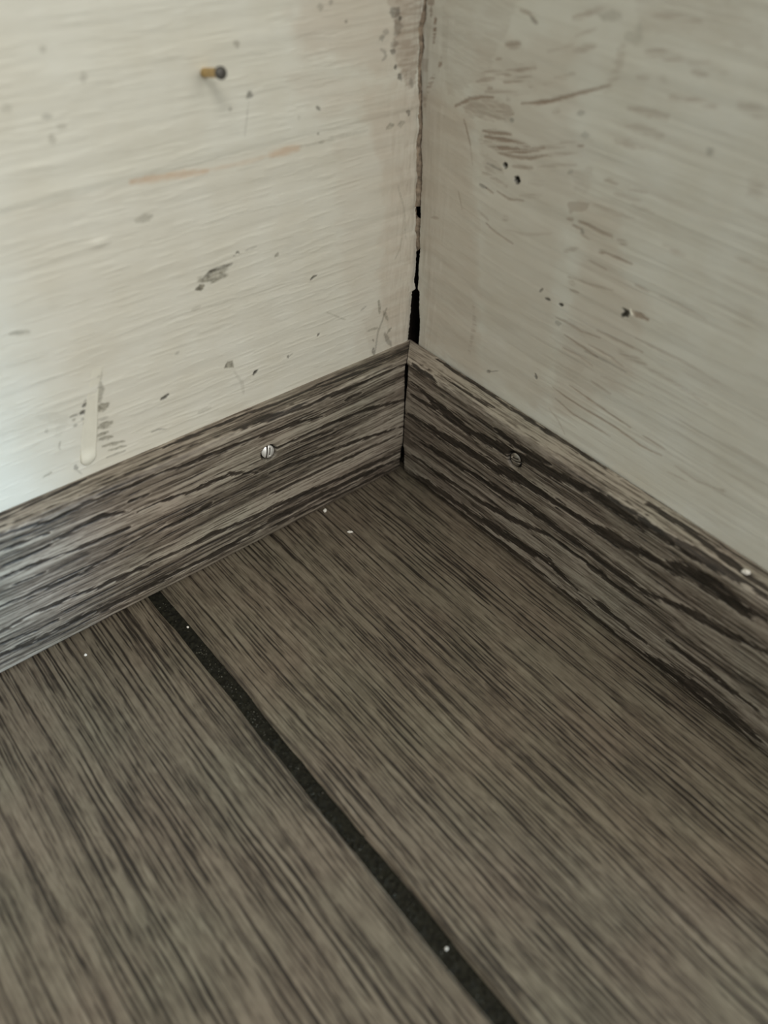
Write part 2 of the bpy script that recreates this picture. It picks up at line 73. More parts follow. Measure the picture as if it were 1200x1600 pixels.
LB = [[[[-170.1,60.9],[-157.1,59.5],[-140.9,59.5],[-128.4,60.2],[-119.3,59.6],[-103.0,59.6],[-79.5,57.8],[-74.2,57.6],[-56.3,56.0],[-37.6,55.8],[-10.6,55.5]],1.3],[[[-112.1,64.7],[-97.8,64.5],[-79.0,64.2],[-73.7,63.5],[-56.0,62.9],[-36.1,61.5],[-18.9,60.2]],0.91],[[[-171.1,57.4],[-156.4,55.3],[-143.8,55.6],[-129.4,55.0],[-124.3,55.1],[-116.6,55.0],[-107.8,53.6],[-99.3,53.3],[-80.1,52.1],[-62.9,50.5],[-51.0,48.1]],1.21],[[[-181.7,20.4],[-169.4,21.4],[-158.1,20.2],[-147.0,18.5],[-136.7,18.2],[-116.8,17.3],[-101.7,17.1],[-83.5,15.5],[-76.4,16.2],[-62.8,15.1],[-40.5,12.9],[-23.2,12.0],[-10.4,11.6]],1.91],[[[-184.7,10.0],[-171.0,9.2],[-157.7,9.2],[-146.0,7.6],[-138.8,7.4],[-121.5,7.5],[-103.1,6.7],[-84.2,8.4],[-78.1,9.4],[-51.6,9.8],[-23.1,8.5],[-11.0,8.0]],2.47],[[[-178.8,30.6],[-167.2,30.0],[-152.1,28.3],[-134.2,31.0],[-120.1,32.8]],1.04],[[[-169.3,63.8],[-154.4,64.6],[-139.7,65.2]],0.78],[[[-40.1,50.7],[-33.0,51.3]],1.04],[[[-172.7,52.1],[-157.9,50.9]],1.04],[[[-157.0,47.0],[-140.6,48.2],[-131.4,45.0]],1.3],[[[-130.6,49.1],[-123.7,48.5]],0.78],[[[-174.4,46.1],[-163.4,45.8],[-157.7,46.0]],1.04],[[[-175.6,42.0],[-164.3,41.0],[-147.5,39.1],[-132.7,38.3]],1.3],[[[-128.7,43.1],[-121.0,43.3],[-110.1,41.7],[-100.9,41.6],[-92.8,41.5],[-81.6,36.4]],1.82],[[[-173.3,36.9],[-162.6,36.1]],0.78],[[[-122.7,30.9],[-110.8,30.5],[-101.4,31.8]],1.82],[[[-183.3,15.0],[-171.5,13.4],[-163.9,13.1]],0.78],[[[-71.7,43.0],[-50.6,43.4],[-30.7,42.1],[-9.7,38.3]],1.3],[[[-61.4,41.1],[-45.5,39.5]],1.04],[[[-76.2,33.3],[-55.6,31.1],[-30.5,28.1],[-9.7,24.6]],1.3],[[[-77.0,22.9],[-59.3,22.7],[-40.4,22.3],[-10.9,21.5]],1.04],[[[-78.4,5.7],[-51.8,4.9],[-10.8,3.6]],1.56]]
RB = [[[[-12.9,33.2],[-30.5,34.2],[-48.3,36.1],[-62.3,37.4],[-80.8,40.2],[-89.1,40.5],[-105.2,41.3],[-121.2,43.6],[-130.8,45.6],[-142.0,46.6],[-144.4,48.3],[-157.3,49.3],[-171.8,51.8]],3.25],[[[-15.3,22.1],[-31.4,24.8],[-49.5,26.7],[-63.9,27.6],[-82.7,30.3],[-91.3,30.0],[-105.9,30.7],[-119.5,30.3],[-132.4,30.1],[-146.5,34.5],[-162.0,37.5],[-176.0,40.5]],2.47],[[[-17.4,66.3],[-43.0,66.0],[-60.7,65.8],[-83.7,66.0],[-107.9,66.7]],1.3],[[[-12.9,56.8],[-28.2,56.4]],1.3],[[[-23.9,59.9],[-39.9,60.2],[-53.9,61.5]],1.56],[[[-13.8,49.3],[-29.3,46.3],[-47.1,44.9],[-62.1,47.0],[-72.1,49.1],[-86.9,51.1],[-104.2,54.4],[-117.5,55.3],[-128.0,55.2],[-138.9,56.6],[-150.2,57.4],[-169.1,59.2]],3.38],[[[-59.8,53.5],[-70.0,52.4],[-86.2,54.2]],1.82],[[[-13.1,42.7],[-29.4,44.8]],1.3],[[[-14.2,13.9],[-32.4,14.6],[-57.5,16.5],[-74.5,19.7],[-92.4,24.7],[-109.0,25.2],[-126.5,24.0],[-136.9,24.8]],1.82],[[[-14.9,3.7],[-33.3,5.8],[-54.0,7.1],[-74.5,9.9],[-94.9,13.0],[-109.3,10.0]],3.12],[[[-116.5,11.5],[-140.4,9.9]],2.08],[[[-139.2,3.4],[-160.8,7.7],[-188.9,6.1]],3.9],[[[-146.8,17.2],[-164.7,17.8],[-184.9,16.7]],2.08],[[[-122.0,64.0],[-139.5,63.6],[-150.9,62.6],[-168.3,61.4]],1.56],[[[-124.0,56.7],[-138.4,55.7]],1.56],[[[-137.3,48.2],[-153.3,51.8],[-166.9,49.0]],3.64],[[[-96.6,4.7],[-127.9,2.7],[-155.0,5.0],[-190.3,2.3]],2.6],[[[-15.0,1.6],[-54.9,3.4],[-96.6,4.7]],2.34]]  # the lowest streaks also paint the shaded foot of the board
CRL = [[54.1,-0.99],[58.5,-0.97],[61.4,-0.72],[67.1,-0.38],[72.6,0.03],[79.2,0.13],[79.7,1.83],[83.2,0.95],[89.7,1.51],[95.7,1.28],[101.3,1.0],[108.9,-0.05],[115.9,0.04],[122.8,0.13],[128.5,-0.43],[134.1,-1.39],[140.2,-0.35],[147.5,-1.02],[154.6,-2.25],[160.3,-2.39],[164.9,-2.05],[170.5,-2.83],[173.0,-2.08],[178.2,-1.29],[185.0,-1.64]]
CRR = [[55.8,-4.8],[60.0,-4.4],[62.9,-4.46],[68.4,-4.02],[73.6,-3.14],[79.8,-2.46],[80.4,-1.21],[83.8,-1.65],[90.3,-1.49],[96.4,-1.75],[101.8,-1.42],[109.1,-1.33],[116.1,-1.18],[123.0,-1.23],[128.6,-1.15],[133.8,-0.24],[140.3,-0.64],[147.4,-0.26],[154.2,0.11],[159.9,0.78],[164.9,-0.72],[170.1,0.39],[173.1,-1.12],[178.4,-1.18],[185.1,-1.09]]
HOLES = [[-40.1,139.7,0.75],[-45.6,136.9,1.05]]
PTS = {"screwL":[-75.7,-9.2,42.9],"screwR":[-9.8,-70.8,46.2],"nail0":[-79.7,0.0,169.9],"nail1":[-81.4,-12.0,172.8],"c1":[-51.8,-9.8,0.0],"c2":[-51.1,-26.3,0.0],"c3":[-161.0,-18.4,0.0],"c4":[-6.0,-159.5,60.1],"c5":[-128.1,-168.5,-1.5],"c6":[-126.7,-28.5,-1.5],"flake":[0.0,-96.1,113.8],"blob":[-119.2,0.0,132.2],"dripend":[-137.7,0.0,61.6]}

# ---------------------------------------------------------------- helpers


def hsh(ix, iy, seed):
    h = (ix.astype(np.int64) * 374761393 + iy.astype(np.int64) * 668265263 + seed * 2147483647) & 0xFFFFFFFF
    h = ((h ^ (h >> 13)) * 1274126177) & 0xFFFFFFFF
    h = h ^ (h >> 16)
    return (h & 0xFFFF) / 65535.0


def vn(x, y, seed=0):
    """smooth value noise, 0..1"""
    ix, iy = np.floor(x), np.floor(y)
    fx, fy = x - ix, y - iy
    fx = fx * fx * (3 - 2 * fx)
    fy = fy * fy * (3 - 2 * fy)
    a, b = hsh(ix, iy, seed), hsh(ix + 1, iy, seed)
    c, d = hsh(ix, iy + 1, seed), hsh(ix + 1, iy + 1, seed)
    return (a + (b - a) * fx) * (1 - fy) + (c + (d - c) * fx) * fy


def fbm(x, y, seed=0, o=3):
    t, a, s = 0, 0.5, 0
    for k in range(o):
        t = t + a * vn(x * 2 ** k + 17.3 * k, y * 2 ** k + 5.1 * k, seed + k)
        s += a
        a *= 0.5
    return t / s


def sstep(a, b, x):
    t = np.clip((x - a) / (b - a), 0, 1)
    return t * t * (3 - 2 * t)


def pores(x, y, pitch, length, width, seed, lo=0.42, hi=0.62):
    """narrow broken grain lines running along y, one per pitch across x; 0..1"""
    q = x / pitch
    i = np.floor(q)
    h1, h2 = hsh(i, i * 0, seed), hsh(i, i * 0 + 1, seed)
    wob = (vn(y / (length * 0.35), i * 3.7, seed + 1) - 0.5) * 0.22
    d = np.abs(q - i - 0.5 - (h1 - 0.5) * 0.5 - wob) * pitch
    gate = sstep(lo, hi, vn(y / length + h2 * 50, i * 1.7, seed + 2) * 0.8 + 0.2 * vn(y / (length * 0.2), i * 2.3, seed + 3))
    w = width * (0.55 + 0.9 * h2) * (0.5 + 0.5 * gate)
    return gate * (1 - sstep(w * 0.45, w, d))


def poly_dist(u, v, pts):
    """distance to a polyline and the parameter (0..1) along it"""
    best = np.full(u.shape, 1e9)
    par = np.zeros(u.shape)
    n = len(pts) - 1
    for i in range(n):
        ax, ay = pts[i]
        bx, by = pts[i + 1]
        dx, dy = bx - ax, by - ay
        t = np.clip(((u - ax) * dx + (v - ay) * dy) / (dx * dx + dy * dy + 1e-9), 0, 1)
        d = np.hypot(u - ax - t * dx, v - ay - t * dy)
        m = d < best
        best[m] = d[m]
        par[m] = (i + t[m]) / n
    return best, par


def inside(u, v, pts):
    """signed distance to a polygon, negative inside"""
    c = np.zeros(u.shape, bool)
    n = len(pts)
    for i in range(n):
        x0, y0 = pts[i]
        x1, y1 = pts[(i + 1) % n]
        if y0 == y1:
            continue
        m = ((y0 > v) != (y1 > v)) & (u < (x1 - x0) * (v - y0) / (y1 - y0) + x0)
        c ^= m
    d, _ = poly_dist(u, v, pts + [pts[0]])
    return np.where(c, -d, d)


def paint(u, v, marks, chans):
    """lay the measured marks onto the wall's channels; u, v in mm"""
    for kind, pts, w, ch, s in marks:
        xs = [q[0] for q in pts]
        ys = [q[1] for q in pts]
        soft = 0.10 if ch in ('dark', 'bare') else max(0.16, 0.4 * w)
        pad = w + 1.2 + (6 if ch == 'thin_and_shade' else 0)
        m = (u > min(xs) - pad) & (u < max(xs) + pad) & (v > min(ys) - pad) & (v < max(ys) + pad)
        if not m.any():
            continue
        uu, vv = u[m], v[m]
        if kind == 'S':
            d, t = poly_dist(uu, vv, pts)
            hw = w * 0.5 * (0.45 + 0.75 * np.sin(np.pi * np.clip(t * 0.86 + 0.07, 0, 1)))
            d = d + (fbm(uu / 2.2, vv / 0.5, 31) - 0.5) * w * 0.7
            f = 1 - sstep(hw - soft, hw + soft + w * 0.18, d)
            f = f * (0.65 + 0.55 * fbm(uu / 1.6, vv / 0.45, 57))
            if ch == 'stain' and w > 0.9:
                f = f * (0.25 + 1.0 * sstep(0.38, 0.62, fbm(uu / 9, (vv + 0.28 * uu) / 0.55, 58)))
        else:
            d = inside(uu, vv, pts)
            if ch == 'thin_and_shade':
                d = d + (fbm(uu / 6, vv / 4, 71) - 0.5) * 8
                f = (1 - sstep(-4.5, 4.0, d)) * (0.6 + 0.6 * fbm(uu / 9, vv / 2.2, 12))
            else:
                big = max(max(xs) - min(xs), max(ys) - min(ys)) > 9
                if big:
                    d = d + (fbm(uu / 3, vv / 1.0, 91) - 0.5) * 3.0
                    f = (1 - sstep(-0.8, 0.6, d)) * (0.25 + 1.2 * fbm(uu / 4, vv / 0.7, 12) ** 1.4)
                else:
                    d = d + (fbm(uu / 0.8, vv / 0.5, 91) - 0.5) * 0.7
                    f = (1 - sstep(-0.12, 0.12, d)) * (0.75 + 0.4 * fbm(uu / 0.8, vv / 0.4, 12))
        chans[ch][m] = np.maximum(chans[ch][m], np.clip(f, 0, 1) * s)


def axis(a, b, fine0, fine1, step, coarse):
    """sample positions from a to b, fine between fine0 and fine1"""
    out = []
    if a < fine0:
        out += list(np.linspace(a, fine0, max(2, int((fine0 - a) / coarse)), endpoint=False))
    f0, f1 = max(a, fine0), min(b, fine1)
    if f1 <= f0:
        return np.linspace(a, b, int((b - a) / coarse) + 2)
    out += list(np.linspace(f0, f1, int((f1 - f0) / step) + 1))
    if b > fine1:
        out += list(np.linspace(fine1, b, max(2, int((b - fine1) / coarse)) + 1)[1:])
    return np.array(out)


def link_mesh(name, verts, faces, mat, parent=None, smooth=True, attrs=None):
    me = bpy.data.meshes.new(name)
    me.from_pydata(np.asarray(verts, float).tolist(), [], faces)
    if smooth:
        me.polygons.foreach_set('use_smooth', np.ones(len(me.polygons), bool))
    if attrs:
        for k, a in attrs.items():
            at = me.attributes.new(k, 'FLOAT', 'POINT')
            at.data.foreach_set('value', np.asarray(a, np.float32))
    me.materials.append(mat)
    me.update()
    o = bpy.data.objects.new(name, me)
    C.objects.link(o)
    if parent:
        o.parent = parent
    return o


def slab_from_grid(name, P, back, mat, parent=None, attrs=None, flip=False):
    """a solid board: dense front grid P (n, m, 3) closed by a back displaced by the vector 'back'"""
    n, m = P.shape[:2]
    V = P.reshape(-1, 3)
    idx = np.arange(n * m).reshape(n, m)
    q = np.stack([idx[:-1, :-1], idx[1:, :-1], idx[1:, 1:], idx[:-1, 1:]], -1).reshape(-1, 4)
    ring = np.concatenate([idx[:, 0], idx[-1, 1:], idx[:-1, -1][::-1], idx[0, 1:-1][::-1]])
    dup = V[ring].copy()              # hard edge: the sides get their own vertices
    bk = V[ring] + np.array(back)
    b0 = len(V)
    k = len(ring)
    nx = np.roll(np.arange(k), -1)
    side = np.stack([b0 + np.arange(k), b0 + k + np.arange(k), b0 + k + nx, b0 + nx], -1)
    VV = np.concatenate([V, dup, bk])
    faces = q.tolist() + side.tolist() + [list(range(b0 + 2 * k - 1, b0 + k - 1, -1))]
    if flip:
        faces = [f[::-1] for f in faces]
    at = None
    if attrs:
        at = {}
        for key, a in attrs.items():
            a = a.reshape(-1)
            at[key] = np.concatenate([a, a[ring], a[ring]])
    return link_mesh(name, VV.tolist(), faces, mat, parent, True, at)


def box_mesh(name, lo, hi, mat, parent=None, bevel=0.0):
    bm = bmesh.new()
    bmesh.ops.create_cube(bm, size=1)
    for v in bm.verts:
        v.co = Vector([(lo[i] + hi[i]) / 2 + v.co[i] * (hi[i] - lo[i]) for i in range(3)])
    if bevel:
        bmesh.ops.bevel(bm, geom=bm.edges[:], offset=bevel, segments=2, affect='EDGES')
    me = bpy.data.meshes.new(name)
    bm.to_mesh(me)
    bm.free()
    me.materials.append(mat)
    o = bpy.data.objects.new(name, me)
    C.objects.link(o)
    if parent:
        o.parent = parent
    return o


def structure(o, label=None, cat=None):
    o['kind'] = 'structure'
    if label:
        o['label'] = label
    if cat:
        o['category'] = cat
    return o


def tag(o, label, cat, group=None):
    o['label'], o['category'] = label, cat
    if group:
        o['group'] = group
    return o


# ---------------------------------------------------------------- materials
class NT:
    def __init__(self, name):
        self.m = bpy.data.materials.new(name)
        self.m.use_nodes = True
        self.t = self.m.node_tree
        self.b = self.t.nodes['Principled BSDF']

    def n(self, kind, **kw):
        nd = self.t.nodes.new(kind)
        for k, v in kw.items():
            if hasattr(nd, k):
                setattr(nd, k, v)
            else:
                nd.inputs[k].default_value = v
        return nd

    def l(self, a, b):
        self.t.links.new(a, b)

    def attr(self, name):
        return self.n('ShaderNodeAttribute', attribute_name=name).outputs['Fac']

    def mix(self, fac, a, b, blend='MIX'):
        nd = self.t.nodes.new('ShaderNodeMix')
        nd.data_type = 'RGBA'
        nd.blend_type = blend
        for sock, val in ((nd.inputs[0], fac), (nd.inputs[6], a), (nd.inputs[7], b)):
            if hasattr(val, 'node'):
                self.l(val, sock)
            elif isinstance(val, (int, float)):
                sock.default_value = val
            else:
                sock.default_value = (*val, 1)
        return nd.outputs[2]

    def noise(self, scale, mapping=(1, 1, 1), detail=3, rough=0.55):
        tc = self.n('ShaderNodeTexCoord')
        mp = self.n('ShaderNodeMapping')
        mp.inputs['Scale'].default_value = mapping
        self.l(tc.outputs['Object'], mp.inputs['Vector'])
        nz = self.n('ShaderNodeTexNoise')
        nz.inputs['Scale'].default_value = scale
        nz.inputs['Detail'].default_value = detail
        nz.inputs['Roughness'].default_value = rough
        self.l(mp.outputs[0], nz.inputs['Vector'])
        return nz.outputs['Fac']

    def ramp(self, fac, stops):
        r = self.n('ShaderNodeValToRGB')
        el = r.color_ramp.elements
        while len(el) < len(stops):
            el.new(0.5)
        for e, (p_, c) in zip(el, stops):
            e.position = p_
            e.color = (*c, 1) if not isinstance(c, float) else (c, c, c, 1)
        self.l(fac, r.inputs[0])
        return r.outputs[0]

    def bump(self, height, strength, dist):
        b = self.n('ShaderNodeBump')
        b.inputs['Strength'].default_value = strength
        b.inputs['Distance'].default_value = dist
        self.l(height, b.inputs['Height'])
        self.l(b.outputs[0], self.b.inputs['Normal'])


def wall_paint(name, stretch):
    t = NT(name)
    mott = t.noise(55, (1, 1, 1), 3)
    col = t.ramp(mott, [(0.30, (0.655, 0.635, 0.545)), (0.72, (0.71, 0.705, 0.63))])
    col = t.mix(t.attr('thin_and_shade'), col, (0.54, 0.465, 0.375))  # sparse paint; by the left corner this colour also carries painted shade
    col = t.mix(t.attr('stain'), col, (0.33, 0.26, 0.20))
    col = t.mix(t.attr('ochre'), col, (0.58, 0.45, 0.33))
    chip = t.ramp(t.noise(900, (1, 1, 1), 4, 0.7), [(0.36, (0.085, 0.078, 0.055)), (0.62, (0.36, 0.34, 0.27))])
    col = t.mix(t.attr('bare'), col, chip)
    col = t.mix(t.attr('dark'), col, (0.022, 0.019, 0.013))
    t.l(col, t.b.inputs['Base Color'])
    t.b.inputs['Roughness'].default_value = 0.5
    t.b.inputs['Specular IOR Level'].default_value = 0.35
    t.bump(t.noise(700, stretch, 3), 0.12, 0.0004)
    return t.m


def wood_print(name, stops, stretch, rough=0.5, spec=0.4, speck=0.25):
    """wood-grain foil: the grain channel drives the printed colour"""
    t = NT(name)
    g = t.attr('grain')
    fine = t.noise(1500, stretch, 4, 0.65)
    mu = t.n('ShaderNodeMath', operation='MULTIPLY_ADD')
    t.l(fine, mu.inputs[0])
    mu.inputs[1].default_value = 0.80
    mu.inputs[2].default_value = -0.40
    ad = t.n('ShaderNodeMath', operation='ADD')
    t.l(g, ad.inputs[0])
    t.l(mu.outputs[0], ad.inputs[1])
    ad.use_clamp = True
    col = t.ramp(ad.outputs[0], stops)
    tint = t.ramp(t.noise(28, (1, 1, 1), 2), [(0.35, (1.03, 0.985, 0.96)), (0.68, (0.97, 1.0, 0.96))])
    col = t.mix(1.0, col, tint, 'MULTIPLY')
    dots = t.ramp(t.noise(2600, (1, 1, 1), 1), [(0.68, 0.0), (0.78, 1.0)])  # pale dots paint the foil's specular sparkle into the base colour
    dmix = t.n('ShaderNodeMath', operation='MULTIPLY')
    t.l(dots, dmix.inputs[0])
    dmix.inputs[1].default_value = speck
    col = t.mix(dmix.outputs[0], col, (0.42, 0.38, 0.32))
    hol = t.attr('hole')
    col = t.mix(hol, col, (0.012, 0.010, 0.008))
    t.l(col, t.b.inputs['Base Color'])
    t.b.inputs['Roughness'].default_value = rough
    t.b.inputs['Specular IOR Level'].default_value = spec
    t.bump(ad.outputs[0], 0.35, 0.0003)
    return t.m


def plain(name, col, rough=0.6, metal=0.0, var=0.25, scale=400, spec=0.4):
    t = NT(name)
    nz = t.noise(scale, (1, 1, 1), 3)
    a = tuple(c * (1 - var) for c in col)
    b = tuple(min(1, c * (1 + var)) for c in col)
    t.l(t.ramp(nz, [(0.3, a), (0.7, b)]), t.b.inputs['Base Color'])
    t.b.inputs['Roughness'].default_value = rough
    t.b.inputs['Metallic'].default_value = metal
    t.b.inputs['Specular IOR Level'].default_value = spec
    return t.m


M_left = wall_paint('cream_paint_brushed_sideways', (0.12, 1, 1))
M_right = wall_paint('cream_paint_brushed_lengthwise', (1, 0.12, 1))
BOARD_STOPS = [(0.05, (0.016, 0.013, 0.0095)), (0.30, (0.052, 0.042, 0.033)), (0.55, (0.135, 0.113, 0.09)), (0.80, (0.24, 0.21, 0.172)), (1.0, (0.36, 0.325, 0.272))]
FLOOR_STOPS = [(0.05, (0.022, 0.017, 0.012)), (0.30, (0.068, 0.055, 0.041)), (0.55, (0.122, 0.101, 0.074)), (0.80, (0.182, 0.155, 0.116)), (1.0, (0.235, 0.205, 0.155))]
M_base_l = wood_print('grey_wood_foil_sideways', BOARD_STOPS, (0.12, 1, 1))
M_base_r = wood_print('grey_wood_foil_lengthwise', BOARD_STOPS, (1, 0.12, 1))
M_floor = wood_print('grey_brown_floor_laminate', FLOOR_STOPS, (1, 0.07, 1), rough=0.52, speck=0.10)
M_void = plain('timber_and_slot_shade', (0.035, 0.026, 0.02), 0.9)  # backing timber; also the shade painted into the screw slots
M_fill = plain('grimy_caulk', (0.26, 0.205, 0.15), 0.9, var=0.5, scale=500)
M_dirt = plain('packed_dark_dirt', (0.011, 0.0105, 0.006), 0.85, var=0.6, scale=900, spec=0.25)
M_steel = plain('bright_zinc', (0.93, 0.92, 0.88), 0.38, 0.65, var=0.08, scale=900)
M_dull = plain('dull_zinc', (0.42, 0.39, 0.34), 0.35, 0.9, var=0.25, scale=900)
M_brass = plain('old_brass', (0.55, 0.38, 0.16), 0.45, 0.6, var=0.3, scale=500)
M_head = plain('blackened_steel', (0.085, 0.08, 0.07), 0.5, 0.5, var=0.4, scale=500)
M_crumb = plain('white_plaster_crumb', (0.80, 0.77, 0.70), 0.8, var=0.08)
M_glint = plain('grey_glint', (0.16, 0.155, 0.12), 0.45, var=0.5, scale=1500, spec=0.6)  # colour of the flecks that imitate glints on the dirt
M_drip = plain('dried_cream_paint', (0.70, 0.68, 0.58), 0.42, var=0.04, scale=200)

# ---------------------------------------------------------------- structure: left wall (two painted boards)
SEAM = 146.4
BOARD_H = 58.0
WALL_END = 300.0        # the right wall is a short wing wall
TL, TR = 9.16, 9.83
crl = np.array(CRL)
crr = np.array(CRR)


def wall_x(z):
    return np.interp(z, [0, 58, 80, 130, 180, 300], [0.6, 0.8, 1.4, 0.6, -1.2, -4.0])


def crack_left(z):
    return np.interp(z, crl[:, 0], crl[:, 1])


def crack_right(z):
    return np.interp(z, crr[:, 0], crr[:, 1])


CH = ('thin_and_shade', 'stain', 'ochre', 'bare', 'dark')


def make_left_board(z0, z1, parent, upper):
    us = axis(-650, 0, -185, 0, 0.32, 14)
    zs = axis(z0, z1, 54, 205, 0.32, 14)
    U, Z = np.meshgrid(us, zs, indexing='ij')
    X = U + (crack_left(Z) + (vn(Z / 0.7, Z * 0, 5) - 0.5) * 0.35) * np.exp(U / 9.0)
    ch = {k: np.zeros(X.shape) for k in CH}
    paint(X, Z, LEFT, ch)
    # brushed paint relief, running along the board, swinging upright by the corner
    relief = (fbm(X / 22, Z / 0.8, 3, 3) - 0.5) * 0.10 + (fbm(X / 60, Z / 4, 9, 2) - 0.5) * 0.35
    ridge = sstep(0.60, 0.72, fbm(X / 9 + Z / 25, Z / 0.7, 21, 2))
    relief += ridge * 0.09 * sstep(-8, -40, X)
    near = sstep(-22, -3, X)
    relief += near * (fbm(X / 1.4, Z / 9, 14, 3) - 0.5) * 0.5
    relief += -0.35 * sstep(-2.0, 0.3, X - crack_left(Z)) * (0.5 + fbm(X / 2, Z / 3, 15))
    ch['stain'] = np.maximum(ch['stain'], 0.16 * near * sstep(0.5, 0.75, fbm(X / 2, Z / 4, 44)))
    # wear along brush lines
    ch['bare'] = np.maximum(ch['bare'], 0.07 * sstep(0.62, 0.80, fbm(X / 9, Z / 1.0, 61, 3)))
    if upper:
        relief += 0.25 * sstep(z0, z0 + 2.2, Z)            # the upper board stands a little proud
    else:
        ch['thin_and_shade'] = np.maximum(ch['thin_and_shade'], 0.10)
        for k in ('thin_and_shade', 'stain'):
            ch[k][Z < 55] = 0
        ch['bare'][Z < 56.5] = 0.9
        ch['dark'][Z < 56.5] = 0.8  # unpainted wood behind the baseboard, blackened so the gap reads as shade
        # raised blob of paint
        bx, bz = PTS['blob'][0], PTS['blob'][2]
        relief += 0.5 * np.exp(-(((X - bx - 1) / 2.4) ** 2 + ((Z - bz) / 1.0) ** 2))
    # chips sit below the paint film
    relief -= 0.16 * ch['bare'] * (ch['bare'] > 0.5) + 0.35 * ch['dark'] * (ch['dark'] > 0.45)
    P = np.stack([X, -relief, Z], -1) * MM
    return slab_from_grid('wall_board', P, (0, 0.015, 0), M_left, parent, ch)


wall_left = structure(box_mesh('wall_left', (-0.65, 0.0138, 0.0), (0.032, 0.032, 0.42), M_void),
                      'cream painted board wall on the left with a nail and chipped paint', 'wall')
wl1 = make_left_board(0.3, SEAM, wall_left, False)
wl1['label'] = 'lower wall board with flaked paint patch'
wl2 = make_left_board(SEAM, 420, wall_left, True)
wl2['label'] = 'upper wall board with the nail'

# filler in the corner crack
zs = np.arange(84, 420, 0.4)
us = np.linspace(0, 1, 9)
U, Z = np.meshgrid(us, zs, indexing='ij')
xa, xb = crack_left(Z) - 0.5, wall_x(Z) + 0.9
ya, yb = 0.5, np.minimum(crack_right(Z) + 0.55, 0.3)
deep = 2.6 * sstep(0.62, 0.74, vn(Z / 5, Z * 0, 78)) + 5 * sstep(98, 91, Z)
X = xa + (xb - xa) * U
Y = ya + (yb - ya) * U + (fbm(U * 3, Z / 2, 77) - 0.4) * 0.5 + deep
P = np.stack([X, Y, Z], -1) * MM
slab_from_grid('corner_filler', P, (0, 0.006, 0), M_fill, wall_left)

# drip of dried paint
dv, df = [], []
dp = np.array(DRIP)
nS, nA = 60, 14
ss = np.linspace(0, 1, nS)
px_ = np.interp(ss, np.linspace(0, 1, len(dp)), dp[:, 0])
pz_ = np.interp(ss, np.linspace(0, 1, len(dp)), dp[:, 1])
for i in range(nS):
    s = ss[i]
    hw = (1.7 + 1.0 * sstep(0.15, 0.8, s)) * (1 if s < 0.9 else math.sqrt(max(0.03, 1 - ((s - 0.9) / 0.1) ** 2)))
    hh = 0.02 + 0.16 * float(sstep(0.1, 0.7, s)) + 1.1 * math.exp(-((s - 0.93) / 0.07) ** 2)
    for j in range(nA):
        a = math.pi * j / (nA - 1)
        edge = 0.14 * (math.exp(-((a - 0.5) / 0.22) ** 2) + math.exp(-((math.pi - a - 0.5) / 0.22) ** 2)) * (s > 0.25)
        dv.append(((px_[i] - hw * math.cos(a)) * MM, -(hh * max(0.0, math.sin(a)) ** 0.8 + edge - 0.02) * MM, pz_[i] * MM))
for i in range(nS - 1):
    for j in range(nA - 1):
        a = i * nA + j
        df.append((a, a + nA, a + nA + 1, a + 1))
b0 = len(dv)
for i in range(nS):                                   # back of the drip, sunk into the wall
    dv.append((px_[i] * MM, 0.0006, pz_[i] * MM))
for i in range(nS - 1):
    df.append((i * nA, b0 + i, b0 + i + 1, (i + 1) * nA))
    df.append((i * nA + nA - 1, (i + 1) * nA + nA - 1, b0 + i + 1, b0 + i))
drip = link_mesh('paint_drip', dv, df, M_drip, wall_left)
drip['label'] = 'run of dried paint ending in a rounded bead'

# ---------------------------------------------------------------- structure: right wall
us = axis(-WALL_END, 0, -195, 0, 0.32, 8)
zs = axis(0.3, 420, 54, 210, 0.32, 14)
U, Z = np.meshgrid(us, zs, indexing='ij')
Y = U + (crack_right(Z) + (vn(Z / 0.6, Z * 0, 6) - 0.5) * 0.3) * np.exp(U / 9.0)
ch = {k: np.zeros(Y.shape) for k in CH}
paint(Y, Z, RIGHT, ch)
# brush direction: lengthwise far out, curving as it nears the corner
bend = sstep(-75, -15, Y)
Zc = Z - bend * 0.010 * (Y + 75) ** 2 * 0.14
long_ = sstep(-62, -85, Y + 0.10 * (Z - 120))
ch['stain'] = np.maximum(ch['stain'], 0.16 * (0.35 + 0.65 * long_) * sstep(0.60, 0.82, fbm(Y / 16, Zc / 1.3, 62, 3)))
ch['stain'] = np.maximum(ch['stain'], 0.12 * sstep(0.56, 0.76, fbm(Y / 22, Zc / 3.4, 65, 3)) * sstep(-130, -60, Y))
ch['bare'] = np.maximum(ch['bare'], 0.06 * sstep(0.60, 0.76, fbm(Y / 30, Zc / 1.2, 66, 3)))
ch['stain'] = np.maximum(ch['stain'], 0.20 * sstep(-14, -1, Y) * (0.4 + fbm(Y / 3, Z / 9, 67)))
ch['bare'][Z < 56.5] = 0.9
ch['dark'][Z < 56.5] = 0.8  # behind the baseboard: blackened as painted shade for the mitre gap
relief = (fbm(Y / 25, Zc / 0.9, 33, 3) - 0.5) * (0.05 + 0.08 * long_) + (fbm(Y / 50, Z / 5, 39, 2) - 0.5) * 0.35
relief += (fbm(Y / 1.6, Z / 12, 34, 2) - 0.5) * 0.25 * sstep(-22, -5, Y)
relief -= 0.12 * ch['stain'] + 0.3 * ch['dark'] * (ch['dark'] > 0.45)
for hy, hz, hr in HOLES:                                # two nail holes, sunk into the board
    d = np.hypot(Y - hy, Z - hz) + (fbm(Y / 0.6, Z / 0.6, 88) - 0.5) * 0.5
    f = 1 - sstep(hr - 0.2, hr + 0.15, d)
    relief -= 3.0 * f
    ch['dark'] = np.maximum(ch['dark'], 1 - sstep(hr, hr + 0.4, d))
P = np.stack([wall_x(Z) - relief, Y, Z], -1) * MM
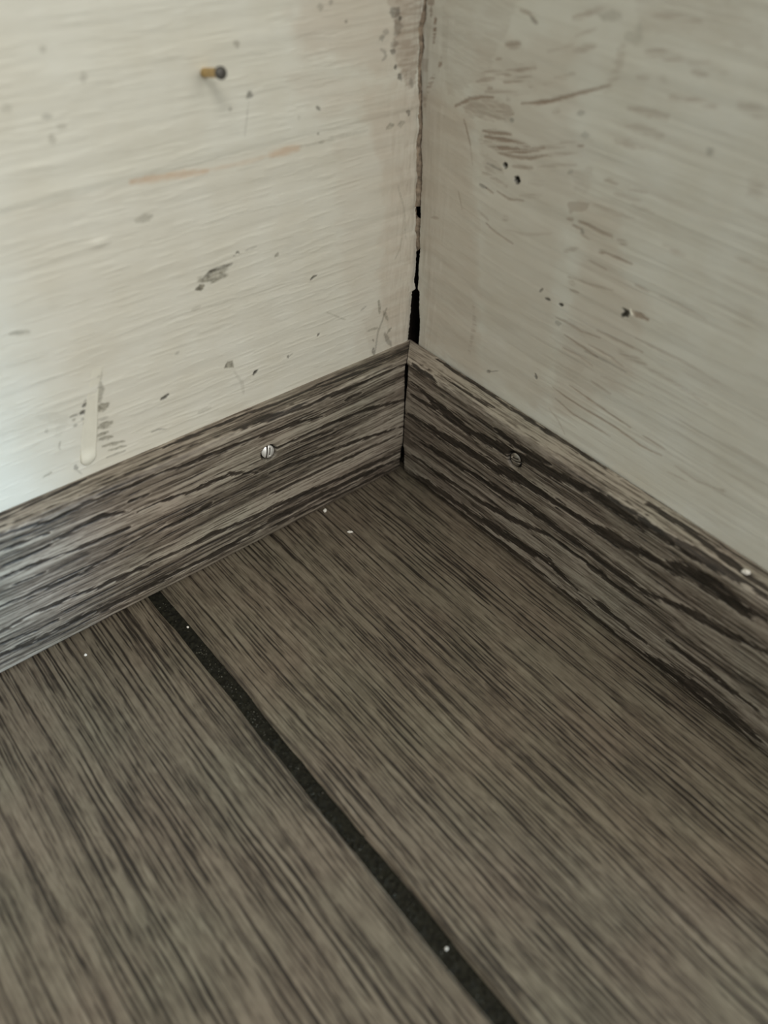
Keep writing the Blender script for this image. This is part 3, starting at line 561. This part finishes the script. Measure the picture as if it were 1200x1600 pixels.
wall_right = structure(slab_from_grid('wall_right', P, (0.014, 0, 0), M_right, None, ch, flip=True),
                       'cream painted wall on the right with brown brush streaks and two holes', 'wall')
flake = PTS['flake']
bm = bmesh.new()
pts = [(-2.0, -1.0), (-0.4, 0.4), (0.8, 1.3), (0.4, -0.2), (-0.8, -1.3)]
top = [bm.verts.new(((wall_x(flake[2]) - 0.25 - 0.5 * (a < 0)) * MM, (flake[1] + a * 0.62) * MM, (flake[2] + b * 0.62) * MM)) for a, b in pts]
bot = [bm.verts.new(v.co + Vector((0.0005, 0, 0))) for v in top]
bm.faces.new(top)
bm.faces.new(bot[::-1])
for i in range(5):
    bm.faces.new((top[i], bot[i], bot[(i + 1) % 5], top[(i + 1) % 5]))
bmesh.ops.recalc_face_normals(bm, faces=bm.faces[:])
me = bpy.data.meshes.new('paint_flake')
bm.to_mesh(me)
bm.free()
me.materials.append(M_drip)
fo = bpy.data.objects.new('paint_flake', me)
C.objects.link(fo)
fo.parent = wall_right
fo['label'] = 'curled flake of paint beside a chip'
box_mesh('backing_light_block', (0.0132, -WALL_END * MM, 0.0), (0.032, 0.0138, 0.42), M_void, wall_right)  # added unseen slab that blocks light from behind the corner gap

# ---------------------------------------------------------------- structure: baseboards


def mitre_gap(z):
    return np.interp(z, [-1, 0, 13, 14.2, 15.5, 24, 38, 52, 55, 56, 60], [3.4, 3.4, 2.4, 2.0, 0.7, 0.6, 0.9, 2.2, 2.0, 0.3, 0.1])


def make_baseboard(name, thick, strokes, mat, along_x, screw, seed, dens, base):
    thick += 0.6
    r, rb = 2.4, 0.8
    prof = [(d, BOARD_H) for d in np.linspace(-0.2, thick - r, 24)]
    prof += [(thick - r + r * math.sin(a), BOARD_H - r + r * math.cos(a)) for a in np.linspace(0, math.pi / 2, 14)[1:]]
    nf = int((BOARD_H - r - rb - 0.9) / 0.24)
    prof += [(thick, z) for z in np.linspace(BOARD_H - r, rb + 0.9, nf)[1:]]
    prof += [(thick - rb + rb * math.cos(a), rb + 0.9 - rb * math.sin(a)) for a in np.linspace(0, math.pi / 2, 6)[1:]]
    prof = np.array(prof)
    low = prof[:, 1] < BOARD_H / 2
    prof[low, 0] -= 1.3 * sstep(6.5, 0.0, prof[low, 1]) ** 1.5        # the foot curls back a little
    # arc length down the profile, as the across-grain coordinate
    L = np.concatenate([[0.0], np.cumsum(np.hypot(*np.diff(prof, axis=0).T))])
    s = axis(0, 640 if along_x else WALL_END, 0, 205, 0.5, 14)
    S, D = np.meshgrid(s, prof[:, 0], indexing='ij')
    _, Z = np.meshgrid(s, prof[:, 1], indexing='ij')
    _, T = np.meshgrid(s, L, indexing='ij')
    A = -(S + (D + mitre_gap(Z) / 2 + (vn(Z / 0.6, Z * 0, seed) - 0.5) * 0.25) * np.exp(-S / 30.0))
    Tw = T + 2.6 * (fbm(A / 70, T / 18, seed + 1, 2) - 0.5) + 0.5 * (vn(A / 9, T / 5, seed + 2) - 0.5)
    band = fbm(A / 90, Tw / 3.4, seed + 3, 2)
    fine = fbm(A / 7, Tw / 0.45, seed + 5, 3)
    grain = base + 0.85 * (band - 0.5) + 0.42 * (fine - 0.5)
    grain -= dens * 0.50 * pores(Tw, A, 2.3, 38, 0.75, seed + 11, 0.40, 0.60) * (0.5 + fine)
    grain -= 0.34 * pores(Tw + 0.7, A, 1.15, 16, 0.36, seed + 15, 0.46, 0.62)
    grain -= 0.22 * pores(Tw + 0.2, A, 0.7, 9, 0.26, seed + 19, 0.50, 0.64)
    V = np.where(D < thick - r - 0.01, BOARD_H + (thick - D) * 0.86, Z)
    for pts, w in strokes:
        xs = [q[0] for q in pts]
        zs_ = [q[1] for q in pts]
        m = (A > min(xs) - 8) & (A < max(xs) + 8) & (V > min(zs_) - 4) & (V < max(zs_) + 4)
        if not m.any():
            continue
        a_, v_ = A[m], V[m]
        d, t = poly_dist(a_, v_, [list(q) for q in pts])
        d = d + (fbm(a_ / 4.5, v_ / 0.40, seed + 7, 3) - 0.5) * (0.9 + 0.75 * w) + 0.35 * (vn(a_ / 26, v_ / 2, seed + 8) - 0.5)
        hw = 0.5 * w * (0.35 + 0.6 * sstep(0, 0.12, t) * sstep(1, 0.88, t) + 0.7 * (vn(a_ / 17, a_ * 0, seed + 41) - 0.4))
        f = 1 - sstep(hw - 0.12, hw + 0.30, d)
        k_ = f * (0.62 + 0.5 * fbm(a_ / 12, v_ / 0.5, seed + 9, 2))
        k_ = np.clip(k_, 0, 1)
        grain[m] = grain[m] * (1 - 0.95 * k_) + 0.08 * k_
        # pale ridge above each dark pore
        g = np.exp(-((d - hw - 0.55) / 0.35) ** 2) * (1 - f)
        grain[m] += 0.20 * g
    grain = np.clip(grain, 0.02, 1)
    relief = -0.22 * (1 - sstep(0.05, 0.55, grain)) + 0.10 * (band - 0.5)
    hole = np.zeros(A.shape)
    d = np.hypot(A - screw[0], (Z - screw[1])) + np.where((D < thick - 0.5) & (Z > 20), 99, 0)
    f = 1 - sstep(3.15, 3.5, d)
    relief -= 1.9 * f
    hole = np.maximum(hole, f)  # recess coloured near-black too, painting the shadow ring around the screw
    # the unprinted edge behind the mitre and the rear
    n = np.gradient(prof, axis=0)
    nrm = np.stack([-n[:, 1], n[:, 0]], -1)
    nrm /= np.linalg.norm(nrm, axis=1)[:, None] + 1e-9
    Dn = D + relief * nrm[None, :, 0]
    Zn = Z + relief * nrm[None, :, 1]
    # close the section: down under the bottom and up the back
    nS_ = len(s)
    back = [(-0.2, 0.5)]
    Vx = []
    m_ = len(prof)
    full_d = np.concatenate([Dn, np.full((nS_, 1), -0.2)], 1)
    full_z = np.concatenate([Zn, np.full((nS_, 1), 0.9)], 1)
    full_a = np.concatenate([A, A[:, :1]], 1)
    g_ = np.concatenate([grain, grain[:, :1] * 0], 1)
    h_ = np.concatenate([hole, hole[:, :1]], 1)
    if along_x:
        P = np.stack([full_a, -full_d, full_z], -1)
    else:
        P = np.stack([-full_d, full_a, full_z], -1)
    k = m_ + 1
    idx = np.arange(nS_ * k).reshape(nS_, k)
    nxt = np.roll(idx, -1, axis=1)
    q = np.stack([idx[:-1], idx[1:], nxt[1:], nxt[:-1]], -1).reshape(-1, 4)
    # end caps with their own vertices
    cap0 = P[0].copy()
    cap1 = P[-1].copy()
    allv = np.concatenate([P.reshape(-1, 3), cap0, cap1]) * MM
    b0 = nS_ * k
    faces = q.tolist() + [list(range(b0, b0 + k)), list(range(b0 + 2 * k - 1, b0 + k - 1, -1))]
    if not along_x:
        faces = [f_[::-1] for f_ in faces]
    ga = np.concatenate([g_.reshape(-1), np.full(2 * k, 0.05)])
    ha = np.concatenate([h_.reshape(-1), np.full(2 * k, 0.6)])
    return link_mesh(name, allv.tolist(), faces, mat, None, True, {'grain': ga, 'hole': ha})


sL, sR = PTS['screwL'], PTS['screwR']
base_l = structure(make_baseboard('baseboard_left', TL, LB, M_base_l, True, (sL[0], sL[2]), 100, 0.55, 0.77),
                   'grey wood-grain baseboard under the left wall holding a bright screw', 'baseboard')
base_r = structure(make_baseboard('baseboard_right', TR, RB, M_base_r, False, (sR[1], sR[2]), 200, 0.60, 0.87),
                   'grey wood-grain baseboard under the right wall with bold dark streaks', 'baseboard')

# ---------------------------------------------------------------- structure: floor
GR0, GL0 = -125.7, -131.1


def make_plank(x0, x1, seed, parent):
    far = seed >= 500                                   # planks outside the picture: coarser grain
    k = 3.0 if far else 1.0
    xs = np.arange(x0, x1 + 0.01, 0.8) if far else axis(x0, x1, -299, -4, 0.22, 4)
    ys = axis(-640, 13.4, -262, 13.4, 1.0, 10)
    X, Y = np.meshgrid(xs, ys, indexing='ij')
    if seed == 300:
        # slightly uneven edge at the groove
        X = X + (fbm(Y / 16, Y * 0, seed + 20) - 0.5) * 1.1 * np.exp(-(X - x0) / 4.0)
    else:
        X = X + (fbm(Y / 16, Y * 0, seed + 20) - 0.5) * 1.1 * np.exp((X - x1) / 4.0)
    Xw = X + 3.0 * (fbm(X / 25, Y / 110, seed + 1, 2) - 0.5) + 0.6 * (vn(X / 4, Y / 18, seed + 2) - 0.5)
    patch = fbm(X / 14, Y / 30, seed + 3, 3)
    tone = fbm(Xw / 1.6, Y / 40, seed + 6, 3)
    mott = fbm(X / 1.2 / k, Y / 2.5, seed + 7, 3)
    amt = 0.65 + 0.4 * sstep(0.32, 0.66, patch)
    grain = 0.70 + 0.42 * (tone - 0.5) + 0.30 * (mott - 0.5) - 0.20 * (patch - 0.45)
    grain -= amt * 0.62 * pores(Xw, Y, 2.0 * k, 34 * k, 0.40 * k, seed + 11, 0.36, 0.56)
    grain -= amt * 0.46 * pores(Xw + 0.9, Y, 1.45 * k, 20 * k, 0.30 * k, seed + 15, 0.42, 0.60)
    grain -= 0.28 * pores(Xw + 0.4, Y, 0.85 * k, 11 * k, 0.28 * k, seed + 19, 0.48, 0.64)
    grain = np.clip(grain, 0.02, 1)
    relief = -0.10 * (1 - sstep(0.1, 0.6, grain))
    e = np.minimum(X - X[:1, :], X[-1:, :] - X)
    relief -= 1.0 * (1 - sstep(0, 1.5, e)) ** 2
    P = np.stack([X, Y, relief], -1) * MM
    return slab_from_grid('floor_plank', P, (0, 0, -0.008), M_floor, parent, {'grain': grain, 'hole': np.zeros(X.shape)})


floor = structure(box_mesh('floor', (-0.66, -0.65, -0.022), (0.5, 0.0136, -0.0075), M_void),
                  'grey-brown wood-grain plank floor with a dark groove', 'floor')
pk = make_plank(GR0, -0.8, 300, floor)
pk = make_plank(-295.0, GL0, 400, floor)
pk = make_plank(-459.0, -300.0, 500, floor)
pk = make_plank(-0.4, 160.0, 600, floor)
# dirt packed into the joints between the planks
for gx0, gx1 in ((GL0 - 0.6, GR0 + 0.6), (-300.4, -294.6)):
    xs = np.linspace(gx0, gx1, 22)
    ys = axis(-640, 13.4, -262, 13.4, 0.45, 14)
    X, Y = np.meshgrid(xs, ys, indexing='ij')
    h = -1.55 + 0.9 * (fbm(X / 1.4, Y / 2.4, 611, 3) - 0.5) + 0.5 * sstep(0.66, 0.8, vn(X / 0.7, Y / 0.7, 612))
    P = np.stack([X, Y, h], -1) * MM
    d_ = slab_from_grid('groove_dirt', P, (0, 0, -0.006), M_dirt, floor)
    d_['kind'] = 'stuff'

# pale flecks standing in for specular glints on the groove dirt
gr = np.random.RandomState(7)
gv, gf = [], []
for i in range(150):
    y = -4 - 250 * gr.rand()
    if gr.rand() < 0.55:
        y = -38 - 45 * gr.rand()
    x = GL0 + 1.0 + (GR0 - GL0 - 2.0) * gr.rand()
    r = 0.09 + 0.16 * gr.rand() ** 2
    b = len(gv)
    for dx, dy, dz in ((1, 0, 0), (-1, 0, 0), (0, 1, 0), (0, -1, 0), (0, 0, 1), (0, 0, -1)):
        k = 0.7 + 0.6 * gr.rand()
        gv.append(((x + dx * r * k) * MM, (y + dy * r * k) * MM, (-1.15 + dz * r * k) * MM))
    for q in ((0, 2, 4), (2, 1, 4), (1, 3, 4), (3, 0, 4), (2, 0, 5), (1, 2, 5), (3, 1, 5), (0, 3, 5)):
        gf.append([b + t_ for t_ in q])
glints = link_mesh('groove_glints', gv, gf, M_glint, floor, smooth=False)
glints['kind'] = 'stuff'

# ---------------------------------------------------------------- things: screws, nail, crumbs


def make_screw(name, mat, label, loc, normal, slot_dir, tilt):
    """slotted oval-head screw: head with a real slot, shank going into the board"""
    root = bpy.data.objects.new(name, None)
    C.objects.link(root)
    nz = (Vector(normal) + Vector(tilt)).normalized()
    xd = (Vector(slot_dir) - Vector(slot_dir).dot(nz) * nz).normalized()
    yd = nz.cross(xd)
    root.matrix_world = Matrix(((xd.x, yd.x, nz.x, loc[0]), (xd.y, yd.y, nz.y, loc[1]), (xd.z, yd.z, nz.z, loc[2]), (0, 0, 0, 1)))
    R0 = 2.55
    v, f = [], []
    nr, na = 40, 96
    for i in range(nr + 1):
        for j in range(na):
            r = R0 * i / nr
            a = 2 * math.pi * j / na
            x, y = r * math.cos(a), r * math.sin(a)
            z = 0.75 * (1 - (r / R0) ** 2) ** 0.8 if r < R0 else 0.0
            sl = 1 - float(sstep(0.20, 0.34, abs(y - 0.45)))
            z -= sl * 1.1
            sl2 = (1 - float(sstep(0.20, 0.34, abs(y + 0.65)))) * (1 - float(sstep(1.3, 1.7, abs(x))))
            z -= sl2 * 0.9
            v.append((x * MM, y * MM, z * MM))
    for i in range(nr):
        for j in range(na):
            a, b = i * na + j, i * na + (j + 1) % na
            f.append((a, a + na, b + na, b))
    base = len(v)
    for j in range(na):                                # countersunk underside
        a = 2 * math.pi * j / na
        v.append((1.2 * math.cos(a) * MM, 1.2 * math.sin(a) * MM, -1.5 * MM))
    for j in range(na):
        a, b = nr * na + j, nr * na + (j + 1) % na
        f.append((a, base + j, base + (j + 1) % na, b))
    f.append([base + na - 1 - j for j in range(na)])
    head = link_mesh('screw_head', v, f, mat, root)
    for yy, hl in ((0.45, 2.3), (-0.65, 1.35)):            # dark blocks that paint the shade inside the two slots
        g = box_mesh('slot_shade', (-hl * MM, (yy - 0.27) * MM, -0.6 * MM), (hl * MM, (yy + 0.27) * MM, 0.12 * MM), M_void, head)
        g['label'] = 'dark block standing in for shade in the screw slot'
    v, f = [], []
    rings = [(1.15, -1.4), (1.1, -3), (1.1, -5), (0.2, -8)]
    for r, z in rings:
        for j in range(16):
            a = 2 * math.pi * j / 16
            v.append((r * math.cos(a) * MM, r * math.sin(a) * MM, z * MM))
    for i in range(3):
        for j in range(16):
            a, b = i * 16 + j, i * 16 + (j + 1) % 16
            f.append((a, a + 16, b + 16, b))
    f.append(list(range(15, -1, -1))[::-1])
    f.append(list(range(48, 64))[::-1])
    link_mesh('screw_shank', v, f, mat, root)
    tag(root, label, 'screw', 'baseboard screws')
    return root


make_screw('screw', M_steel, 'shiny silver screw head in the left baseboard',
           (sL[0] * MM, (-TL + 0.25) * MM, sL[2] * MM), (0, -1, 0), (0.25, 0, 1), (-0.12, 0, 0.22))
make_screw('screw', M_dull, 'dull dark screw head in the right baseboard',
           ((-TR + 0.25) * MM, sR[1] * MM, sR[2] * MM), (-1, 0, 0), (0, 1, -0.15), (0, 0, 0))

n0, n1 = Vector(PTS['nail0']) * MM, Vector(PTS['nail1']) * MM
ax_ = (n1 - n0).normalized()
nail = bpy.data.objects.new('wall_nail', None)
C.objects.link(nail)
nail.matrix_world = Matrix.Translation(n0) @ ax_.to_track_quat('Z', 'Y').to_matrix().to_4x4()
LN = (n1 - n0).length / MM


def lathe(name, prof, mat, parent, seg=32):
    v, f = [], []
    for r, z in prof:
        for j in range(seg):
            a = 2 * math.pi * j / seg
            v.append((r * math.cos(a) * MM, r * math.sin(a) * MM, z * MM))
    for i in range(len(prof) - 1):
        for j in range(seg):
            a, b = i * seg + j, i * seg + (j + 1) % seg
            f.append((a, b, b + seg, a + seg))
    f.append(list(range(seg - 1, -1, -1)))
    f.append(list(range((len(prof) - 1) * seg, len(prof) * seg)))
    return link_mesh(name, v, f, mat, parent)


lathe('shaft', [(1.15, -8), (1.2, -0.5), (1.3, 0), (1.2, 0.5), (1.2, LN - 1.2), (1.25, LN - 0.5)], M_brass, nail)
lathe('nail_head', [(1.25, LN - 0.7), (1.5, LN - 0.55), (1.62, LN - 0.3), (1.62, LN + 0.1), (1.45, LN + 0.35), (0.9, LN + 0.5), (0.2, LN + 0.55)], M_head, nail)
tag(nail, 'brass nail with dark head sticking out of the left wall', 'nail')

rng = random.Random(4)


def crumb(label, loc, size, rot):
    bm = bmesh.new()
    bmesh.ops.create_icosphere(bm, subdivisions=2, radius=1)
    for v in bm.verts:
        k = 0.8 + 0.4 * rng.random()
        v.co = Vector((v.co.x * size[0] * k, v.co.y * size[1] * k, v.co.z * size[2] * k)) * MM * 0.5
    lo = min(v.co.z for v in bm.verts)
    for v in bm.verts:
        v.co.z -= lo
    me = bpy.data.meshes.new('plaster_crumb')
    bm.to_mesh(me)
    bm.free()
    me.materials.append(M_crumb)
    o = bpy.data.objects.new('plaster_crumb', me)
    C.objects.link(o)
    o.location = Vector(loc) * MM
    o.rotation_euler = (0, 0, rot)
    return tag(o, label, 'crumb', 'white crumbs')


def at(k, z):
    q = PTS[k]
    return (q[0], q[1], z)


crumb('white crumb touching the foot of the left baseboard', (PTS['c1'][0], PTS['c1'][1] - 0.3, -0.05), (1.6, 1.5, 1.5), 0.3)
crumb('oblong white crumb lying on the plank near the corner', at('c2', -0.05), (2.3, 1.0, 0.8), -0.65)
crumb('tiny white crumb on the left plank beside the baseboard', at('c3', -0.05), (1.0, 0.9, 0.8), 0)
crumb('white crumb on top of the right baseboard', (PTS['c4'][0], PTS['c4'][1], 57.85), (1.6, 2.6, 1.6), 0.5)
crumb('white crumb in the dark groove near the camera', at('c5', -1.3), (0.9, 0.9, 0.9), 0)
crumb('pale speck in the groove close to the left baseboard', at('c6', -1.3), (0.9, 0.8, 0.9), 0)
